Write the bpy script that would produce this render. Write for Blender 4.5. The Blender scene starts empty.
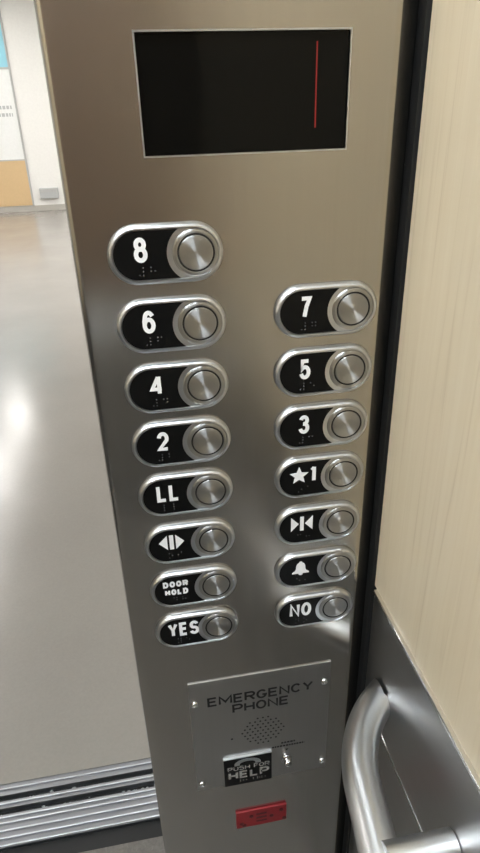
import bpy, bmesh, math, random
from mathutils import Vector, Matrix
random.seed(4)
U = 0.00114                      # one layout unit in metres (button rows are 50 units apart)
PI = math.pi
scene = bpy.context.scene
COL = scene.collection

# ------------------------------------------------------------------ camera
yaw, pitch, roll = 0.160, 0.482, -0.032
CAM = Vector((-41.5, -423.4, 84.2))
def Rm(ax, a): return Matrix.Rotation(a, 3, ax)
B = Matrix(((1, 0, 0), (0, 0, -1), (0, 1, 0)))          # rows: right, down, forward
Rw = Rm('Z', roll) @ Rm('X', pitch) @ B @ Rm('Z', yaw)
right, down, fwd = Vector(Rw[0]), Vector(Rw[1]), Vector(Rw[2])
cd = bpy.data.cameras.new('camera'); cam = bpy.data.objects.new('camera', cd); COL.objects.link(cam)
m3 = Matrix((right, -down, -fwd)).transposed()
cam.matrix_world = Matrix.Translation(CAM * U) @ m3.to_4x4()
cd.sensor_fit = 'VERTICAL'; cd.sensor_height = 36.0; cd.lens = 600.0 / 853.0 * 36.0
cd.clip_start = 0.01; cd.clip_end = 100
scene.camera = cam

# ------------------------------------------------------------------ world, exposure
w = bpy.data.worlds.new('world'); scene.world = w; w.use_nodes = True
w.node_tree.nodes['Background'].inputs[0].default_value = (1, 1, 1, 1)
w.node_tree.nodes['Background'].inputs[1].default_value = 0.15
scene.view_settings.view_transform = 'Standard'
scene.view_settings.look = 'None'
scene.view_settings.gamma = 1
scene.view_settings.exposure = 0.0
scene.view_settings.use_curve_mapping = False
CAR_LIGHT = 52.0                 # emission of the car's ceiling panels
HALL_LIGHT = 26.0                # emission of the lobby's ceiling panels

# ------------------------------------------------------------------ materials
def newmat(name):
    m = bpy.data.materials.new(name); m.use_nodes = True
    return m, m.node_tree, m.node_tree.nodes['Principled BSDF']
def plain(name, col, rough=.5, metal=0, emit=None, es=0, coat=0, spec=None):
    m, t, b = newmat(name)
    # very faint procedural variation
    tc = t.nodes.new('ShaderNodeTexCoord'); n = t.nodes.new('ShaderNodeTexNoise'); n.inputs['Scale'].default_value = 35
    mx = t.nodes.new('ShaderNodeMix'); mx.data_type = 'RGBA'
    mx.inputs['A'].default_value = (*[c * .95 for c in col], 1); mx.inputs['B'].default_value = (*[min(1, c * 1.05) for c in col], 1)
    t.links.new(tc.outputs['Object'], n.inputs['Vector']); t.links.new(n.outputs['Fac'], mx.inputs['Factor'])
    t.links.new(mx.outputs['Result'], b.inputs['Base Color'])
    b.inputs['Roughness'].default_value = rough; b.inputs['Metallic'].default_value = metal
    if coat: b.inputs['Coat Weight'].default_value = coat; b.inputs['Coat Roughness'].default_value = .1
    if spec is not None: b.inputs['Specular IOR Level'].default_value = spec
    if emit: b.inputs['Emission Color'].default_value = (*emit, 1); b.inputs['Emission Strength'].default_value = es
    return m
def steel(name, col, rough, grain=(900, 900, 6), bump=.02, aniso=.0, axis='Z', rot=0, var=.06, blot=.05):
    m, t, b = newmat(name); N = t.nodes; L = t.links
    b.inputs['Metallic'].default_value = 1
    tc = N.new('ShaderNodeTexCoord')
    mp = N.new('ShaderNodeMapping'); mp.inputs['Scale'].default_value = grain
    n = N.new('ShaderNodeTexNoise'); n.inputs['Scale'].default_value = 1; n.inputs['Detail'].default_value = 3
    L.new(tc.outputs['Object'], mp.inputs[0]); L.new(mp.outputs[0], n.inputs['Vector'])
    n2 = N.new('ShaderNodeTexNoise'); n2.inputs['Scale'].default_value = 9; n2.inputs['Detail'].default_value = 4
    L.new(tc.outputs['Object'], n2.inputs['Vector'])
    mx = N.new('ShaderNodeMix'); mx.data_type = 'RGBA'
    mx.inputs['A'].default_value = (*[c * (1 - var) for c in col], 1); mx.inputs['B'].default_value = (*[c * (1 + var) for c in col], 1)
    L.new(n.outputs['Fac'], mx.inputs['Factor']); L.new(mx.outputs['Result'], b.inputs['Base Color'])
    mr = N.new('ShaderNodeMapRange'); mr.inputs['From Min'].default_value = .15; mr.inputs['From Max'].default_value = .85
    mr.inputs['To Min'].default_value = rough - blot; mr.inputs['To Max'].default_value = rough + blot
    L.new(n2.outputs['Fac'], mr.inputs['Value']); L.new(mr.outputs[0], b.inputs['Roughness'])
    if bump:
        bp = N.new('ShaderNodeBump'); bp.inputs['Strength'].default_value = bump; bp.inputs['Distance'].default_value = .0005
        L.new(n.outputs['Fac'], bp.inputs['Height']); L.new(bp.outputs[0], b.inputs['Normal'])
    if aniso:
        b.inputs['Anisotropic'].default_value = aniso; b.inputs['Anisotropic Rotation'].default_value = rot
        tg = N.new('ShaderNodeTangent'); tg.direction_type = 'RADIAL'; tg.axis = axis
        L.new(tg.outputs[0], b.inputs['Tangent'])
    return m
def ramp(t, stops):
    r = t.nodes.new('ShaderNodeValToRGB'); e = r.color_ramp.elements
    while len(e) < len(stops): e.new(.5)
    for k, (p, c) in enumerate(stops): e[k].position = p; e[k].color = (*c, 1)
    return r
def wood(name, a, b_, c, rough=.35):
    m, t, b = newmat(name); N = t.nodes; L = t.links
    tc = N.new('ShaderNodeTexCoord')
    mp = N.new('ShaderNodeMapping'); mp.inputs['Scale'].default_value = (110, 110, 2.6)
    n = N.new('ShaderNodeTexNoise'); n.inputs['Scale'].default_value = 1; n.inputs['Detail'].default_value = 6; n.inputs['Distortion'].default_value = 1.2
    mp2 = N.new('ShaderNodeMapping'); mp2.inputs['Scale'].default_value = (420, 420, 9)
    n2 = N.new('ShaderNodeTexNoise'); n2.inputs['Scale'].default_value = 1; n2.inputs['Detail'].default_value = 3
    L.new(tc.outputs['Object'], mp.inputs[0]); L.new(mp.outputs[0], n.inputs['Vector'])
    L.new(tc.outputs['Object'], mp2.inputs[0]); L.new(mp2.outputs[0], n2.inputs['Vector'])
    ad = N.new('ShaderNodeMath'); ad.operation = 'MULTIPLY_ADD'; ad.inputs[1].default_value = .3
    L.new(n2.outputs['Fac'], ad.inputs[0]); L.new(n.outputs['Fac'], ad.inputs[2])
    r = ramp(t, [(.45, a), (.74, b_), (.92, c)])
    L.new(ad.outputs[0], r.inputs[0]); L.new(r.outputs[0], b.inputs['Base Color'])
    b.inputs['Roughness'].default_value = rough
    return m
M = {}
M['panel'] = steel('brushed_panel_steel', (.46, .44, .41), .21, grain=(260, 260, 3), aniso=.7, bump=0, var=.05, blot=.012)
M['plate'] = steel('plate_steel', (.46, .455, .445), .31, grain=(260, 260, 3), aniso=.5, bump=0, var=.04, blot=.012)
M['wains'] = steel('wainscot_steel', (.50, .50, .50), .33, grain=(200, 3, 200), aniso=.4, bump=0, var=.03, blot=.015)
M['tube'] = steel('rail_steel', (.80, .81, .82), .31, grain=(200, 6, 200), bump=0, blot=.02, var=.04)
M['bezel'] = steel('satin_bezel', (.60, .62, .645), .32, grain=(300, 300, 300), bump=0, blot=.02)
M['collar'] = steel('turned_collar', (.44, .44, .43), .33, grain=(200, 200, 200), bump=0, aniso=.85, axis='Y', rot=.25, blot=.01)
M['cap'] = steel('turned_cap', (.46, .46, .45), .45, grain=(200, 200, 200), bump=0, aniso=.97, axis='Y', rot=.25, blot=.01)
M['chrome'] = steel('chrome', (.8, .8, .8), .12, grain=(50, 50, 50), bump=0, blot=.01)
M['alu'] = steel('sill_aluminium', (.34, .35, .375), .42, grain=(12, 200, 200), bump=0, var=.2)
M['black'] = plain('black_inlay', (.005, .005, .005), .35, spec=.12)
M['dots'] = plain('braille_black', (.07, .07, .072), .25)
M['gap'] = plain('black_gap', (.01, .01, .01), .7)
M['glass'] = plain('display_glass', (.004, .004, .0035), .06, spec=.12)
M['white'] = plain('white_marking', (.90, .91, .93), .5)
M['ink'] = plain('black_print', (.012, .012, .012), .5)
M['led'] = plain('red_led_line', (.10, .005, .005), .4, emit=(1, .03, .02), es=.16)
M['red'] = plain('red_plastic', (.24, .008, .013), .4)
M['woodback'] = wood('brown_wood_laminate', (.19, .135, .10), (.16, .11, .08), (.11, .08, .055))
M['darkred'] = plain('dark_red_plastic', (.07, .006, .008), .5)
M['wood'] = wood('pale_wood_laminate', (.71, .605, .44), (.685, .575, .41), (.60, .485, .33))
M['brownfloor'] = wood('brown_car_floor', (.12, .11, .10), (.15, .14, .125), (.20, .18, .16), .4)
M['wallwhite'] = plain('white_wall_paint', (.80, .79, .76), .6)
M['ceil'] = plain('white_ceiling', (.75, .75, .73), .7)
M['blue'] = plain('light_blue_print', (.28, .60, .72), .5)
M['board'] = plain('white_board', (.78, .79, .78), .4)
M['tan'] = plain('tan_board', (.62, .44, .24), .5)
M['greyframe'] = plain('grey_frame', (.45, .45, .44), .5)
M['greyprint'] = plain('grey_print', (.45, .46, .46), .5)
M['base'] = plain('grey_baseboard', (.42, .40, .36), .5)
M['lampcar'] = plain('car_lamp', (.9, .9, .9), .5, emit=(.86, .94, 1), es=CAR_LIGHT)
M['lamphall'] = plain('lobby_lamp', (.9, .9, .9), .5, emit=(1, .985, .96), es=HALL_LIGHT)
def floor_mat():
    m, t, b = newmat('lobby_floor'); N = t.nodes; L = t.links
    tc = N.new('ShaderNodeTexCoord')
    n = N.new('ShaderNodeTexNoise'); n.inputs['Scale'].default_value = 1.7; n.inputs['Detail'].default_value = 5
    L.new(tc.outputs['Object'], n.inputs['Vector'])
    r = ramp(t, [(.2, (.26, .24, .215)), (.8, (.31, .288, .26))])
    L.new(n.outputs['Fac'], r.inputs[0])
    n3 = N.new('ShaderNodeTexNoise'); n3.inputs['Scale'].default_value = 160; n3.inputs['Detail'].default_value = 2
    L.new(tc.outputs['Object'], n3.inputs['Vector'])
    mx = N.new('ShaderNodeMix'); mx.data_type = 'RGBA'; mx.blend_type = 'MULTIPLY'; mx.inputs['Factor'].default_value = .12
    L.new(r.outputs[0], mx.inputs['A']); L.new(n3.outputs['Fac'], mx.inputs['B'])
    L.new(mx.outputs['Result'], b.inputs['Base Color'])
    mr = N.new('ShaderNodeMapRange'); mr.inputs['From Min'].default_value = .1; mr.inputs['From Max'].default_value = .9
    mr.inputs['To Min'].default_value = .16; mr.inputs['To Max'].default_value = .25
    n2 = N.new('ShaderNodeTexNoise'); n2.inputs['Scale'].default_value = 6; n2.inputs['Detail'].default_value = 5
    L.new(tc.outputs['Object'], n2.inputs['Vector'])
    L.new(n2.outputs['Fac'], mr.inputs['Value']); L.new(mr.outputs[0], b.inputs['Roughness'])
    bp = N.new('ShaderNodeBump'); bp.inputs['Strength'].default_value = .05; bp.inputs['Distance'].default_value = .002
    L.new(n2.outputs['Fac'], bp.inputs['Height']); L.new(bp.outputs[0], b.inputs['Normal'])
    return m
M['lobbyfloor'] = floor_mat()

# ------------------------------------------------------------------ helpers (all lengths in layout units)
def obj(name, bm, mat, parent=None, loc=(0, 0, 0), smooth=False, angle=35, struct=False, label=None):
    bm.normal_update()
    me = bpy.data.meshes.new(name)
    if smooth:
        for f in bm.faces: f.smooth = True
        for e in bm.edges:
            if len(e.link_faces) == 2 and e.calc_face_angle(0) > math.radians(angle): e.smooth = False
    bm.to_mesh(me); bm.free()
    me.transform(Matrix.Scale(U, 4))
    me.materials.append(mat)
    o = bpy.data.objects.new(name, me); COL.objects.link(o)
    o.location = Vector(loc) * U
    if parent: o.parent = parent
    if struct: o['kind'] = 'structure'
    if label: o['label'] = label
    return o
def tag(o, label, cat, group=None):
    o['label'] = label; o['category'] = cat
    if group: o['group'] = group
    return o
def thing(name, label, cat, loc=(0, 0, 0), group=None):
    o = bpy.data.objects.new(name, None); COL.objects.link(o)
    o.location = Vector(loc) * U; o.empty_display_size = .01
    return tag(o, label, cat, group)
def box(bm, x0, x1, y0, y1, z0, z1, bev=0, seg=2):
    r = bmesh.ops.create_cube(bm, size=1)
    vs = r['verts']
    bmesh.ops.scale(bm, vec=(x1 - x0, y1 - y0, z1 - z0), verts=vs)
    bmesh.ops.translate(bm, vec=((x0 + x1) / 2, (y0 + y1) / 2, (z0 + z1) / 2), verts=vs)
    if bev:
        es = list({e for v in vs for e in v.link_edges})
        bmesh.ops.bevel(bm, geom=es, offset=bev, segments=seg, affect='EDGES', profile=.5)
    return bm
def bx(*a, **k):
    return box(bmesh.new(), *a, **k)
def lathe(bm, prof, seg=48, c=(0, 0), close=True):
    """prof: list of (r, y); axis is y through (c.x, c.z); y negative faces the viewer"""
    rings = []
    for r, y in prof:
        if r < 1e-6: rings.append([bm.verts.new((c[0], y, c[1]))])
        else: rings.append([bm.verts.new((c[0] + r * math.cos(2 * PI * k / seg), y, c[1] + r * math.sin(2 * PI * k / seg))) for k in range(seg)])
    for a, b in zip(rings, rings[1:]):
        for k in range(seg):
            k2 = (k + 1) % seg
            if len(a) == 1 and len(b) == 1: continue
            if len(b) == 1: bm.faces.new((a[k], a[k2], b[0]))
            elif len(a) == 1: bm.faces.new((a[0], b[k2], b[k]))
            else: bm.faces.new((a[k], a[k2], b[k2], b[k]))
    bmesh.ops.recalc_face_normals(bm, faces=bm.faces)
    return bm
def poly(bm, pts, y0, y1):
    """closed outline pts (x,z) extruded from y0 (back) to y1 (front)"""
    a = [bm.verts.new((x, y1, z)) for x, z in pts]; b = [bm.verts.new((x, y0, z)) for x, z in pts]
    n = len(pts)
    fs = [bm.faces.new(a), bm.faces.new(b[::-1])]
    for k in range(n): fs.append(bm.faces.new((a[k], b[k], b[(k + 1) % n], a[(k + 1) % n])))
    bmesh.ops.recalc_face_normals(bm, faces=fs)
    return bm
def pill_pts(r, xl, xr, n=20):
    p = [(xr + r * math.sin(PI * k / n), r * math.cos(PI * k / n)) for k in range(n + 1)]
    p += [(xl - r * math.sin(PI * k / n), -r * math.cos(PI * k / n)) for k in range(n + 1)]
    return p
def loft(bm, rings):
    """rings: list of lists of 3D points, same count"""
    vs = [[bm.verts.new(p) for p in r] for r in rings]
    n = len(vs[0])
    for a, b in zip(vs, vs[1:]):
        for k in range(n): bm.faces.new((a[k], a[(k + 1) % n], b[(k + 1) % n], b[k]))
    bmesh.ops.recalc_face_normals(bm, faces=bm.faces)
    return bm
def arc(cx, cy, rx, ry, a0, a1, n=14):
    return [(cx + rx * math.cos(math.radians(a0 + (a1 - a0) * k / n)), cy + ry * math.sin(math.radians(a0 + (a1 - a0) * k / n))) for k in range(n + 1)]
GL = {
 '1': [[(.7, 0), (.7, 1)], [(.05, .8), (.7, .97)]], '2': [arc(.5, .7, .48, .3, 172, -28) + [(0, 0), (1, 0)]],
 '3': [arc(.47, .77, .43, .23, 165, -90) + [(.34, .54)], [(.34, .54)] + arc(.47, .27, .5, .27, 90, -168)],
 '4': [[(.76, 0), (.76, 1)], [(.7, .98), (0, .27), (1, .27)]], '5': [[(.92, 1), (.16, 1), (.06, .48)] + arc(.48, .32, .5, .32, 135, -165)],
 '6': [arc(.5, .32, .48, .32, 0, 360, 24), [(.93, .82)] + arc(.52, .72, .4, .28, 35, 150) + [(.02, .55), (.02, .32)]],
 '7': [[(0, 1), (1, 1), (.62, .55), (.38, 0)]], '8': [arc(.5, .77, .42, .23, 0, 360, 22), arc(.5, .28, .5, .28, 0, 360, 24)],
 'L': [[(0, 1), (0, 0), (1, 0)]], 'E': [[(1, 1), (0, 1), (0, 0), (1, 0)], [(0, .52), (.9, .52)]], 'F': [[(1, 1), (0, 1), (0, 0)], [(0, .52), (.85, .52)]],
 'Y': [[(0, 1), (.5, .45), (1, 1)], [(.5, .5), (.5, 0)]], 'S': [arc(.5, .755, .46, .245, 20, 262) + arc(.5, .26, .5, .26, 82, -162)],
 'N': [[(0, 0), (0, 1), (1, 0), (1, 1)]], 'O': [arc(.5, .5, .5, .5, 0, 360, 28)], 'D': [[(0, 0), (0, 1), (.45, 1)] + arc(.45, .5, .55, .5, 90, -90) + [(0, 0)]],
 'R': [[(0, 0), (0, 1), (.6, 1)] + arc(.66, .75, .34, .25, 90, -90) + [(0, .5)], [(.5, .5), (1, 0)]], 'P': [[(0, 0), (0, 1), (.6, 1)] + arc(.64, .73, .36, .27, 90, -90) + [(0, .46)]],
 'H': [[(0, 0), (0, 1)], [(1, 0), (1, 1)], [(0, .5), (1, .5)]], 'M': [[(0, 0), (0, 1), (.5, .25), (1, 1), (1, 0)]],
 'G': [arc(.5, .5, .5, .5, 40, 330) + [(.98, .42), (.58, .42)]], 'C': [arc(.5, .5, .5, .5, 42, 318)], 'U': [[(0, 1), (0, .35)] + arc(.5, .35, .5, .35, 180, 360) + [(1, 1)]]}
def stroke(bm, P, t, y0, y1):
    P = [Vector(p) for p in P]; closed = (P[0] - P[-1]).length < 1e-4
    if closed: P = P[:-1]
    n = len(P); Lf, Rt = [], []
    for k in range(n):
        a = P[k] - P[k - 1] if (k or closed) else P[1] - P[0]
        c = P[(k + 1) % n] - P[k] if (k < n - 1 or closed) else a
        a = a.normalized(); c = c.normalized()
        na, nc = Vector((-a.y, a.x)), Vector((-c.y, c.x))
        m = na + nc
        m = m.normalized() if m.length > .1 else na
        d = t / 2 / max(.6, m.dot(na))
        Lf.append(P[k] + m * d); Rt.append(P[k] - m * d)
    v = [[bm.verts.new((q.x, y, q.y)) for q in S] for y in (y1, y0) for S in (Lf, Rt)]   # front L, front R, back L, back R
    for k in range(n if closed else n - 1):
        j = (k + 1) % n
        bm.faces.new((v[0][k], v[0][j], v[1][j], v[1][k])); bm.faces.new((v[0][k], v[2][k], v[2][j], v[0][j])); bm.faces.new((v[1][k], v[1][j], v[3][j], v[3][k]))
    if not closed:
        for k in (0, n - 1): bm.faces.new((v[0][k], v[1][k], v[3][k], v[2][k]))
def text_bm(body, x0, x1, z0, z1, y, thick=.35, t=2.2, bm=None, gap=None):
    """stroke lettering filling the rectangle x0..x1, z0..z1 at depth y"""
    b = bmesh.new() if bm is None else bm
    wt_ = {'M': 1.25, ' ': .55, 'L': .9, 'E': .92, 'F': .88, '1': .6}
    gap = t * .5 if gap is None else gap
    tot = sum(wt_.get(c, 1) for c in body); unit = (x1 - x0 - gap * (len(body) - 1)) / tot
    x = x0
    for c in body:
        wd = unit * wt_.get(c, 1)
        for si, st in enumerate(GL.get(c, [])):
            stroke(b, [(x + t / 2 + u * (wd - t), z0 + t / 2 + v * (z1 - z0 - t)) for u, v in st], t, y, y - thick - .07 * si)
        x += wd + gap
    bmesh.ops.recalc_face_normals(b, faces=b.faces)
    return b
def tube(bm, pts, r, seg=28):
    P = [Vector(p) for p in pts]; rings = []
    up = Vector((0, 0, 1))
    for k, p in enumerate(P):
        d = (P[min(k + 1, len(P) - 1)] - P[max(k - 1, 0)]).normalized()
        s = d.cross(up).normalized(); u = s.cross(d)
        rings.append([p + r * (math.cos(2 * PI * j / seg) * s + math.sin(2 * PI * j / seg) * u) for j in range(seg)])
    loft(bm, rings)
    bm.verts.ensure_lookup_table()
    n = len(bm.verts)
    bm.faces.new([bm.verts[n - seg + j] for j in range(seg)]); bm.faces.new([bm.verts[n - seg * len(P) + j] for j in range(seg)][::-1])
    bmesh.ops.recalc_face_normals(bm, faces=bm.faces)
    return bm

# ------------------------------------------------------------------ the elevator car and the lobby (setting)
FZ = -1050; CEIL = 960
PX1R = 157.2
WX = 160                                                    # face of the right hand side wall's steel lining
CL, CB = -1180, -1250                                       # left and back walls of the car
obj('floor', bx(CL, WX + 20, CB, 205, FZ - 60, FZ - 2), M['brownfloor'], struct=True)
wr = bmesh.new(); box(wr, WX, WX + 30, CB, 8, -340, CEIL); box(wr, WX + 5, WX + 30, CB, 8, FZ - 60, -340)
obj('wall_right', wr, M['wood'], struct=True)
obj('trim_2', bx(PX1R, WX + 30, 10, 190, FZ - 60, CEIL), M['gap'], struct=True)
obj('wall_left', bx(CL - 30, CL, CB - 20, 200, FZ - 60, CEIL), M['wood'], struct=True)
obj('wall_back', bx(CL, WX, CB - 30, CB, FZ - 60, CEIL), M['woodback'], struct=True)
obj('trim_3', bx(CL, WX - 4, CB, CB + 4, FZ - 2, -340), M['wains'], struct=True)      # steel lining of the back and left walls
obj('trim_4', bx(CL, CL + 4, CB + 4, 0, FZ - 2, -340), M['wains'], struct=True)
obj('ceiling', bx(CL - 30, WX + 30, CB - 30, 200, CEIL, CEIL + 40), M['ceil'], struct=True)
fr = bmesh.new()                                            # front wall: far return, door header
box(fr, CL, -930, 0, 190, FZ - 2, CEIL)
obj('wall_front', fr, M['plate'], struct=True)
obj('trim_1', bx(-930, WX, 12, 22, 830, CEIL), M['plate'], struct=True)
# lobby
HY = 8750
obj('floor_lobby', bx(-5200, 3000, 356, HY + 20, FZ - 60, FZ), M['lobbyfloor'], struct=True)
obj('wall_hall', bx(-5200, 3000, HY, HY + 60, FZ - 40, 1500), M['wallwhite'], struct=True)
obj('wall_hall_side', bx(-5260, -5200, 300, HY + 60, FZ - 40, 1500), M['wallwhite'], struct=True)
obj('wall_hall_end', bx(3000, 3060, 300, HY + 60, FZ - 40, 1500), M['wallwhite'], struct=True)
obj('ceiling_lobby', bx(-5260, 3060, 300, HY + 60, 1500, 1560), M['ceil'], struct=True)
bw = bmesh.new()
box(bw, -5200, -940, 300, 350, FZ - 40, 1500); box(bw, -60, 3000, 300, 350, FZ - 40, 1500); box(bw, -940, -60, 300, 350, 860, 1500)
obj('wall_lift_side', bw, M['wallwhite'], struct=True)
obj('baseboard_hall', bx(-5200, 3000, HY - 14, HY, FZ, FZ + 72), M['base'], struct=True)

# ceiling lamps of the car and the lobby
def lamp(name, label, x0, x1, y0, y1, z, mat, group):
    t = thing(name, label, 'ceiling light', ((x0 + x1) / 2, (y0 + y1) / 2, z), group)
    hx, hy = (x1 - x0) / 2, (y1 - y0) / 2
    f = bmesh.new()
    for a in ((-hx - 14, hx + 14, -hy - 14, -hy), (-hx - 14, hx + 14, hy, hy + 14), (-hx - 14, -hx, -hy, hy), (hx, hx + 14, -hy, hy)):
        box(f, *a, -10, 0)
    obj('frame', f, M['bezel'], t)
    obj('diffuser', bx(-hx, hx, -hy, hy, -6, 0), mat, t)
for k, x in enumerate((-930, -560, -190)):
    for j, y in enumerate((-1000, -350)):
        lamp('ceiling_light', 'square elevator ceiling light, ' + ('near the back wall, ', 'near the door, ')[j] + ('left', 'middle', 'right')[k], x - 90, x + 90, y - 90, y + 90, CEIL, M['lampcar'], 'light panels of the elevator ceiling')
for k, x in enumerate((-3900, -1900, 500, 2000)):
    for j, y in enumerate((3000, 4500, 6000, 7500)):
        lamp('ceiling_light', 'long lobby ceiling light, ' + ('row nearest the elevator, ', 'second row out, ', 'third row out, ', 'row by the far wall, ')[j] + ('far left', 'mid left', 'mid right', 'far right')[k], x - 130, x + 130, y - 520, y + 520, 1500, M['lamphall'], 'light panels of the lobby ceiling')

# information board on the lobby wall
t = thing('information_board', 'tall wall board in light blue, white and tan, across the lobby at upper left', 'wall board', (-1640, HY, FZ + 72))
HB = FZ + 72
sc = (HY - CAM.y) / (9418.7 - CAM.y)
def hz(z): return CAM.z + (z - CAM.z) * sc - HB
BR = -41.5 + (-1452 + 41.5) * sc + 1640
BL = BR - 1500
obj('header_panel', bx(BL, BR - 14, -16, 0, hz(716), hz(2000)), M['blue'], t, label='light blue top panel')
obj('body_panel', bx(BL, BR - 14, -16, 0, hz(-423), hz(690)), M['board'], t, label='white middle panel')
obj('base_panel', bx(BL, BR - 14, -18, 0, 6, hz(-440)), M['tan'], t, label='tan lower panel')
f = bmesh.new(); box(f, BR - 14, BR + 6, -24, 0, 0, hz(2000)); box(f, BL, BR - 14, -22, 0, hz(690), hz(716)); box(f, BL, BR - 14, -20, 0, hz(-440), hz(-423))
obj('frame', f, M['greyframe'], t)
random.seed(2)
for row in range(2):
    f = bmesh.new()
    x = BL + 700
    while x < BR - 70:
        wd = random.uniform(18, 55); box(f, x, min(x + wd, BR - 60), -17.5, -16, hz(215) - row * 85, hz(215) - row * 85 + 40); x += wd + 14
    obj('printed_line', f, M['greyprint'], t)
# grey wall box low on the lobby wall
xx = lambda x: -41.5 + (x + 41.5) * sc
t = thing('wall_box', 'small grey box low on the white lobby wall', 'wall box', (xx(-1210), HY, HB + hz(-900)))
obj('housing', bx(-115, 130, -50, 0, -60, 75, bev=6), M['greyprint'], t)
obj('lid', bx(-105, 120, -56, -50, 20, 68, bev=2), M['greyframe'], t)

# ------------------------------------------------------------------ door sill
t = thing('door_sill', 'ridged aluminium door sill between elevator and lobby floor', 'door sill', (-500, 0, FZ - 2))
def sill(prof):
    b = bmesh.new()
    P = prof
    lo = -30
    a = [b.verts.new((-425, y, lo)) for y, z in P] ; a2 = [b.verts.new((-425, y, z)) for y, z in P]
    c = [b.verts.new((470, y, lo)) for y, z in P] ; c2 = [b.verts.new((470, y, z)) for y, z in P]
    for k in range(len(P) - 1):
        b.faces.new((a2[k], a2[k + 1], c2[k + 1], c2[k])); b.faces.new((a[k], a[k + 1], a2[k + 1], a2[k])); b.faces.new((c[k], c[k + 1], c2[k + 1], c2[k]))
        b.faces.new((a[k], c[k], c[k + 1], a[k + 1]))
    b.faces.new((a[0], a2[0], c2[0], c[0])); b.faces.new((a[-1], c[-1], c2[-1], a2[-1]))
    bmesh.ops.recalc_face_normals(b, faces=b.faces)
    return b
def ridges(y0, y1, ys, top=0, h=2.2, w=2.6):
    p = [(y0, top)]
    for y in sorted(ys): p += [(y - w, top), (y - w * .4, top + h), (y + w * .4, top + h), (y + w, top)]
    return p + [(y1, top)]
obj('car_sill', sill(ridges(238, 297, [241, 254, 267, 281, 291])), M['alu'], t)
obj('track_strip', sill(ridges(309, 323, [317])), M['alu'], t)
obj('lobby_sill', sill(ridges(334, 356, [346])), M['alu'], t)
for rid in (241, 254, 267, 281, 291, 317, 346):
    obj('ridge_highlight', bx(-425, 470, rid - 1.3, rid + 1.3, .5, 2.9, bev=.5), M['bezel'], t, label='ridge top in brighter metal as a painted highlight')  # lighter metal bars paint the reflected highlight along each ridge top
obj('groove', bx(-425, 470, 238, 356, -32, -12), M['gap'], t, label='black floor of the door track grooves')
obj('threshold_plate', bx(-425, 470, 206, 238, -30, -5, bev=1.5), M['gap'], t, label='black strip in front of the sill')
# grit lying in the tracks
g = bmesh.new(); random.seed(9)
for k in range(60):
    y = random.choice((304, 304, 330)) + random.uniform(-3, 3); x = random.uniform(-420, 400); s = random.uniform(.8, 3)
    r = bmesh.ops.create_icosphere(g, subdivisions=1, radius=s); bmesh.ops.scale(g, vec=(1.8, 1, .6), verts=r['verts']); bmesh.ops.translate(g, vec=(x, y, -11), verts=r['verts'])
go = obj('grit', g, M['greyprint'], None, (-500, 0, FZ - 2)); tag(go, 'pale grit lying in the grooves of the door sill', 'grit'); go['kind'] = 'stuff'

# ------------------------------------------------------------------ control panel column
PX0, PX1 = -83.5, 157.0
DX0, DX1, DZ0, DZ1 = -28.8, 104.1, 61.0, 127.8
RL, RR = 5.5, 20.0
prof = [(PX0, 190), (PX0, RL + 4)]
prof += [(PX0 + RL - RL * math.cos(a), RL - RL * math.sin(a)) for a in [PI / 2 * k / 6 for k in range(7)]]
XB, RB, TB = 133.0, 7.0, math.radians(46)           # right side: soft bend into an oblique return face
prof += [(PX0 + RL + .6, 0), (DX0, 0), (DX1, 0), (XB - .6, 0)]
prof += [(XB + RB * math.sin(a), RB - RB * math.cos(a)) for a in [TB * k / 8 for k in range(9)]]
xo, yo = prof[-1]
prof += [(xo + .6, yo + .6 * math.tan(TB)), (156, yo + (156 - xo) * math.tan(TB))]
ye = prof[-1][1]
prof += [(157, ye + 1), (157, ye + 3), (157, 190)]
zs = [FZ - 2, -700, -350, 0, DZ0, DZ1, 400, 830, CEIL]
b = bmesh.new()
grid = [[b.verts.new((x, y, z)) for x, y in prof] for z in zs]
for i in range(len(zs) - 1):
    for k in range(len(prof) - 1):
        if zs[i] == DZ0 and prof[k] == (DX0, 0): 
            q = [grid[i][k], grid[i][k + 1], grid[i + 1][k + 1], grid[i + 1][k]]
            qb = [b.verts.new((v.co.x, 9, v.co.z)) for v in q]
            for j in range(4): b.faces.new((q[j], q[(j + 1) % 4], qb[(j + 1) % 4], qb[j]))
            continue
        b.faces.new((grid[i][k], grid[i][k + 1], grid[i + 1][k + 1], grid[i + 1][k]))
bmesh.ops.recalc_face_normals(b, faces=b.faces)
panel = thing('control_panel', 'tall brushed steel elevator control panel with black display window', 'control panel', (36, 0, FZ - 2))
o = obj('faceplate', b, M['panel'], panel, (-36, 0, -(FZ - 2)), smooth=True, angle=60)
disp = obj('display_window', bx(DX0 + .1, DX1 - .1, 1.6, 8.8, DZ0 + .1, DZ1 - .1, bev=.2), M['glass'], panel, (-36, 0, -(FZ - 2)), label='black display glass')
lf = bmesh.new()
for a in ((DX0 - 1, DX1 + 1, -.5, 1.5, DZ1, DZ1 + 1), (DX0 - 1, DX1 + 1, -.5, 1.5, DZ0 - 1, DZ0), (DX0 - 1, DX0, -.5, 1.5, DZ0, DZ1), (DX1, DX1 + 1, -.5, 1.5, DZ0, DZ1)): box(lf, *a)
obj('display_frame', lf, M['bezel'], panel, (-36, 0, -(FZ - 2)))
obj('display_segment', bx(82.9, 83.7, 1.2, 1.6, 74, 122), M['led'], disp, label='thin glowing red line')

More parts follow.
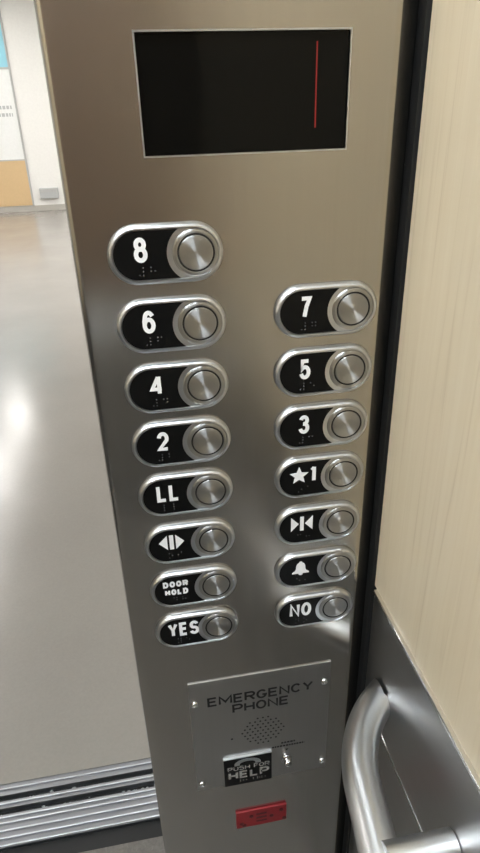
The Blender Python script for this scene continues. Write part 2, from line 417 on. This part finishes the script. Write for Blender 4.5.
# ------------------------------------------------------------------ buttons
def star_pts(cx, cz, r1, r2):
    return [(cx + (r1 if k % 2 == 0 else r2) * math.sin(PI * k / 5), cz + (r1 if k % 2 == 0 else r2) * math.cos(PI * k / 5)) for k in range(10)]
YT = -4.6
def sym_open():
    b = bmesh.new()
    poly(b, [(-47.5, 4), (-40.2, 11.5), (-40.2, -3.5)], YT, YT - .4); poly(b, [(-38.4, 11.5), (-34.8, 11.5), (-34.8, -3.5), (-38.4, -3.5)], YT, YT - .4)
    poly(b, [(-33, 11.5), (-25.6, 4), (-33, -3.5)], YT, YT - .4); return b
def sym_close():
    b = bmesh.new()
    poly(b, [(-45.8, 11.5), (-45.8, -3.5), (-38.8, 4)], YT, YT - .4); poly(b, [(-37.5, 11.5), (-34.2, 11.5), (-34.2, -3.5), (-37.5, -3.5)], YT, YT - .4)
    poly(b, [(-26, 11.5), (-33, 4), (-26, -3.5)], YT, YT - .4); return b
def sym_bell():
    P = [(0, 8.6), (1.2, 8.2), (1.5, 7.2), (3.4, 5.8), (4.3, 3.4), (4.5, 0), (5.4, -2.2), (8, -4.2), (8, -5.4), (2.2, -5.4), (1.6, -7), (0, -7.6)]
    pts = P + [(-x, z) for x, z in P[::-1] if abs(x) > 0]
    return poly(bmesh.new(), [(-36 + x, 3.6 + z) for x, z in pts], YT, YT - .4)
def sym_star():
    b = bmesh.new(); poly(b, star_pts(-39.3, 3.5, 8.6, 3.9), YT, YT - .4)
    return text_bm('1', -29.8, -23.8, -4, 12.2, YT, .4, 3.1, b)
def sym_door():
    b = text_bm('DOOR', -48.2, -25.5, 4.8, 11.4, YT, .3, 1.8)
    return text_bm('HOLD', -47, -26, -4.4, 2.2, YT, .3, 1.8, b)
def T(s, x0, x1): return lambda: text_bm(s, x0, x1, -4.4, 12.2, YT, .4, 3.0)
def make_button(label, loc, glyph, dots, group):
    t = thing('elevator_button', label, 'button', loc, group)
    R = 20.2; xl = -39.8; xr = -1.0
    def ring(r, y): return [(x, y, z) for x, z in pill_pts(r, xl, xr)]
    obj('bezel', loft(bmesh.new(), [ring(R, 0), ring(R, -2.2), ring(R - .5, -3.4), ring(R - 1.4, -4.6), ring(R - 2.4, -5.2), ring(R - 3.2, -5.2), ring(R - 3.6, -4.4), ring(R - 3.6, -3.6), ring(R - 3.6, -3.0)]), M['bezel'], t, smooth=True, angle=50)
    obj('backing_plate', poly(bmesh.new(), pill_pts(R - 3.6, xl, xr), -1, -3.9), M['bezel'], t)
    rr = R - 3.9; q = 20.0
    pts = [(xl - rr * math.sin(PI * k / 20), -rr * math.cos(PI * k / 20)) for k in range(21)]
    a0 = math.atan2(rr, -math.sqrt(q * q - rr * rr)); a1 = 2 * PI - a0
    pts += [(q * math.cos(a0 + (a1 - a0) * k / 16), q * math.sin(a0 + (a1 - a0) * k / 16)) for k in range(17)]
    obj('inlay', poly(bmesh.new(), pts, -3.8, YT), M['black'], t, label='black inlay')
    obj('collar', lathe(bmesh.new(), [(16.3, -3.8), (16.1, -4.5), (15.7, -4.8), (15.4, -4.7), (15.1, -4.9), (13.4, -5.2), (13.1, -5.1), (13.0, -3.9)]), M['collar'], t, smooth=True, angle=40)
    obj('gap_ring', lathe(bmesh.new(), [(13.05, -4.0), (13.05, -4.85), (11.7, -4.85), (11.7, -4.0)]), M['gap'], t, label='black ring')
    obj('push_cap', lathe(bmesh.new(), [(11.75, -4.2), (11.75, -4.9), (11.5, -5.2), (11, -5.3), (8, -5.15), (4, -5.05), (0, -5)]), M['cap'], t, smooth=True, angle=40)
    obj('marking', glyph(), M['white'], t, label='raised white marking')
    b = bmesh.new()
    for cx, cell in zip((-39.5, -31.5), dots):
        for d in cell:
            r = bmesh.ops.create_uvsphere(b, u_segments=8, v_segments=5, radius=.62)
            bmesh.ops.translate(b, vec=(cx + (d > 3) * 2.6, YT - .05, -8 - ((d - 1) % 3) * 2.5), verts=r['verts'])
    obj('braille_dots', b, M['dots'], t)
rows = [0, -50.2, -99.3, -147.6, -196.1, -247.2, -298.5, -350.2]
N1, N2 = 'round push buttons with black oval plates on the steel panel', 'round push buttons with black oval plates on the steel panel'
left = [('8', T('8', -42.2, -33), [[3, 4, 5, 6], [1, 2, 5]]), ('6', T('6', -41.5, -32.1), [[3, 4, 5, 6], [1, 2, 4]]), ('4', T('4', -40.8, -30.8), [[3, 4, 5, 6], [1, 4, 5]]),
        ('2', T('2', -39.8, -30.5), [[3, 4, 5, 6], [1, 2]]), ('LL', T('LL', -44.8, -26), [[1, 2, 3], [1, 2, 3]]), (None, sym_open, [[1, 3, 5], [2, 4]]), ('DOOR HOLD', sym_door, [[1, 4, 5], [1, 2, 5]]),
        ('YES', T('YES', -48, -19), [[1, 3, 4, 5, 6], [1, 5]])]
names_l = ['oval elevator button marked 8, topmost of the left column', 'oval elevator button marked 6, second from the top of the left column', 'oval elevator button marked 4, third from the top of the left column',
           'oval elevator button marked 2, just above the LL button', 'oval elevator button marked LL in white capitals', 'oval elevator button with outward door-open arrows, below the LL',
           'oval elevator button marked DOOR HOLD in small letters', 'oval elevator button marked YES, lowest in the left column']
for k, (s, g, d) in enumerate(left):
    make_button(names_l[k], (-.5, 0, rows[k]), g, d, N1)
rightb = [(T('7', -41.4, -32.6), [[3, 4, 5, 6], [1, 2, 4, 5]]), (T('5', -40.8, -31.8), [[3, 4, 5, 6], [1, 5]]), (T('3', -40.4, -31.5), [[3, 4, 5, 6], [1, 4]]), (sym_star, [[3, 5], [1]]),
          (sym_close, [[1, 4], [2, 5]]), (sym_bell, [[1, 5], [2]]), (T('NO', -46, -24.5), [[1, 3, 4, 5], [1, 3, 5]])]
names_r = ['oval elevator button marked 7, topmost of the right column', 'oval elevator button marked 5, second from the top of the right column', 'oval elevator button marked 3, just above the star button',
           'oval elevator button marked with a star and 1', 'oval elevator button with inward door-close arrows, below the star button',
           'oval elevator button with a white bell', 'oval elevator button marked NO, lowest in the right column']
for k, (g, d) in enumerate(rightb):
    make_button(names_r[k], (114.9, 0, rows[k + 1] + 1.6), g, d, N2)

# ------------------------------------------------------------------ emergency phone plate
PCX, PCZ = 40, -516
ph = thing('emergency_phone', 'square steel emergency phone plate screwed below the buttons', 'emergency phone', (PCX, 0, PCZ))
L0 = (-PCX, 0, -PCZ)
plate = obj('plate', bx(-35.6, 115.5, -1.5, 0, -604.5, -427.8, bev=.3), M['plate'], ph, L0)
b = text_bm('EMERGENCY', -17.2, 96.5, -465.8, -452.2, -1.5, .2, 2.4)
text_bm('PHONE', 8.6, 70.2, -482, -468.4, -1.5, .2, 2.4, b)
obj('lettering', b, M['ink'], ph, L0, label='black lettering EMERGENCY PHONE')
b = bmesh.new()
for ix in range(-4, 5):
    for iz in range(-4, 5):
        x = 41.5 + ix * 5.8 + (iz % 2) * 2.9; z = -518 + iz * 5.2
        if (x - 41.5) ** 2 / 24 ** 2 + (z + 518) ** 2 / 21.5 ** 2 <= 1: lathe(b, [(0, -1.4), (0, -1.65), (1.15, -1.65), (1.15, -1.4)], 10, (x, z))
lathe(b, [(0, -1.4), (0, -1.65), (1.3, -1.65), (1.3, -1.4)], 10, (6.6, -524))
obj('speaker_holes', b, M['ink'], ph, L0, label='round cluster of dark speaker holes')
for x, z in ((-33.2 + 3, -457), (108.5, -455), (-30.2, -592), (110.5, -590)):
    s = obj('screw', lathe(bmesh.new(), [(4.2, -2), (4.2, -2.8), (3.4, -4.2), (1.8, -4.9), (1.3, -4.9), (1.2, -4.0), (0, -4.0)], 20, (x, z)), M['chrome'], ph, L0, smooth=True)
obj('indicator_light', lathe(bmesh.new(), [(6.2, -2), (6.2, -3.6), (5.2, -4.6), (4.6, -4.6), (4.4, -8.5), (3.6, -10), (1.8, -11), (0, -11.2)], 24, (68.5, -575)), M['chrome'], ph, L0, smooth=True, label='small chrome indicator')
b = bmesh.new()                                              # tiny illegible print over the indicator
random.seed(5)
for z, xa, xb in ((-546, 62, 78), (-551.5, 51, 89)):
    x = xa
    while x < xb: 
        wd = random.uniform(1.5, 3); box(b, x, min(x + wd, xb), -1.65, -1.5, z - 1.3, z + 1.3); x += wd + .9
poly(b, [(66.5, -557.5), (70.5, -557.5), (68.5, -561)], -1.5, -1.65)
obj('small_print', b, M['ink'], ph, L0)
hb = obj('help_button', bx(-4.5, 50.5, -3.8, -1.5, -604, -556, bev=.4), M['black'], ph, L0, label='black rectangular help button')
obj('button_edge', bx(-4.6, 50.6, -4.0, -1.5, -556.2, -555, bev=.2), M['bezel'], hb, label='silver top edge')
b = text_bm('HELP', 0, 47.5, -592, -578.5, -3.8, .3, 3.0)
text_bm('PUSH FOR', -.5, 48, -577, -569.5, -3.8, .3, 1.3, b)
for cx in (13, 16.5, 20, 28, 33, 35.5, 38, 42): 
    for dz in ((0, 2.2) if cx in (13, 28, 33, 38) else (1,)): box(b, cx, cx + 1.2, -4.1, -3.8, -598 + dz, -596.8 + dz)
obj('marking', b, M['chrome'], hb, label='silver lettering PUSH FOR HELP')
pts = [(22.5 + 15 * math.cos(a), -566.5 + 8 * math.sin(a)) for a in [PI * k / 12 for k in range(13)]] + [(7.5, -568), (13.5, -568)]
pts += [(22.5 - 9 * math.cos(a), -566 + 4 * math.sin(a)) for a in [PI * k / 10 for k in range(11)]] + [(31.5, -568), (37.5, -568)]
obj('handset_symbol', poly(bmesh.new(), pts, -3.8, -4.5), M['bezel'], hb, label='silver telephone handset symbol')

# red tag plate
rp = thing('red_plate', 'small red plastic plate with raised marks below the phone', 'plate', (38, 0, -677))
L1 = (-38, 0, 677)
obj('body', bx(6.5, 69, -3, 0, -693.5, -661.5, bev=1), M['red'], rp, L1)
b = bmesh.new()
for x, z in ((13, -684), (25, -672), (50, -678), (62, -670), (16, -688), (66, -688)):
    lathe(b, [(0, -3), (2.6, -3), (2.6, -3.8), (1.8, -4.2), (0, -4.2)], 12, (x, z))
for z in (-670, -677, -684): box(b, 31, 44, -3.5, -3, z - 1.2, z + 1.2)
obj('raised_marks', b, M['darkred'], rp, L1)

# ------------------------------------------------------------------ steel wainscot of the right wall
wt = thing('wainscot_panel', 'dark brushed steel lower wall lining with bright top edge', 'wall lining', (WX + 2, -600, FZ - 2))
LW = (-(WX + 2), 600, -(FZ - 2))
WZ = -340
obj('upper_sheet', bx(WX - 1.8, WX + 4.5, CB + 5, 3, -494, WZ - 6), M['wains'], wt, LW)
obj('lower_sheet', bx(WX - 1.8, WX + 4.5, CB + 5, 3, FZ, -498), M['wains'], wt, LW)
obj('seam_strip', bx(WX - 2.4, WX + 4.5, CB + 5, 1, -498, -494, bev=.3), M['chrome'], wt, LW, label='thin bright seam strip')
obj('top_reveal', bx(WX - 1.9, WX + 4.5, CB + 5, 3, WZ - 6, WZ - 4), M['gap'], wt, LW, label='thin dark line under the top edge')
obj('top_edge', bx(WX - 4.2, WX + 4.5, CB + 5, 3, WZ - 4, WZ - .3, bev=.8), M['chrome'], wt, LW, label='bright top edge')

# ------------------------------------------------------------------ handrail
hr = thing('handrail', 'round brushed steel handrail curving to the wall at lower right', 'handrail', (102, -560, -420))
LH = (-102, 560, 420)
ex = WX - 2.5; RZ = -447
b = bmesh.new(); R = 122.0; h0 = .636; h1 = PI / 2 - .114
pts = [(ex - 2, -40, RZ)]; n = 26
def go_on(h, d): pts.append((pts[-1][0] - d * math.cos(h), pts[-1][1] - d * math.sin(h), RZ))
for k in range(n): go_on(h0 + (h1 - h0) * (k + .5) / n, R * (h1 - h0) / n)
for k in range(10): go_on(h1, 22)
for k in range(8): go_on(h1 + .114 * (k + .5) / 8, 10)
while pts[-1][1] > -1000: go_on(PI / 2, 60)
RX = pts[-1][0]
# lay the first ring flat on the steel lining
tube(b, pts, 16.65, 40)
b.verts.ensure_lookup_table()
for v in b.verts[:40]:
    v.co += Vector((math.cos(h0), math.sin(h0), 0)) * ((ex - 2 - v.co.x) / math.cos(h0))
obj('end_stub', tube(bmesh.new(), [(ex, -43, RZ), (ex - 8, -43, RZ), (ex - 14, -46, RZ)], 7, 20), M['gap'], hr, LH, label='black stub added to darken the gap behind the rail end')  # black stub put in so the gap at the wall reads as shade
obj('rail', b, M['tube'], hr, LH, smooth=True, angle=60)
for y in (-187, -900):
    x0 = 101 if y > -300 else RX + 3
    b = bmesh.new(); tube(b, [(x0, y, -436), (130, y, -436), (ex, y, -436)], 13.2, 32)
    obj('bracket', b, M['tube'], hr, LH, smooth=True, angle=60)

# handrail of the back wall
hb = thing('handrail', 'straight brushed steel handrail on the wall behind the viewer', 'handrail', (-500, CB + 60, -430))
obj('rail', tube(bmesh.new(), [(x, CB + 60, -430) for x in (-1000, -600, -200, 20)], 16.65, 32), M['tube'], hb, (500, -CB - 60, 430), smooth=True, angle=60)
for x in (-900, -100):
    obj('bracket', tube(bmesh.new(), [(x, CB + 5, -430), (x, CB + 30, -430), (x, CB + 58, -430)], 13, 24), M['tube'], hb, (500, -CB - 60, 430), smooth=True, angle=60)
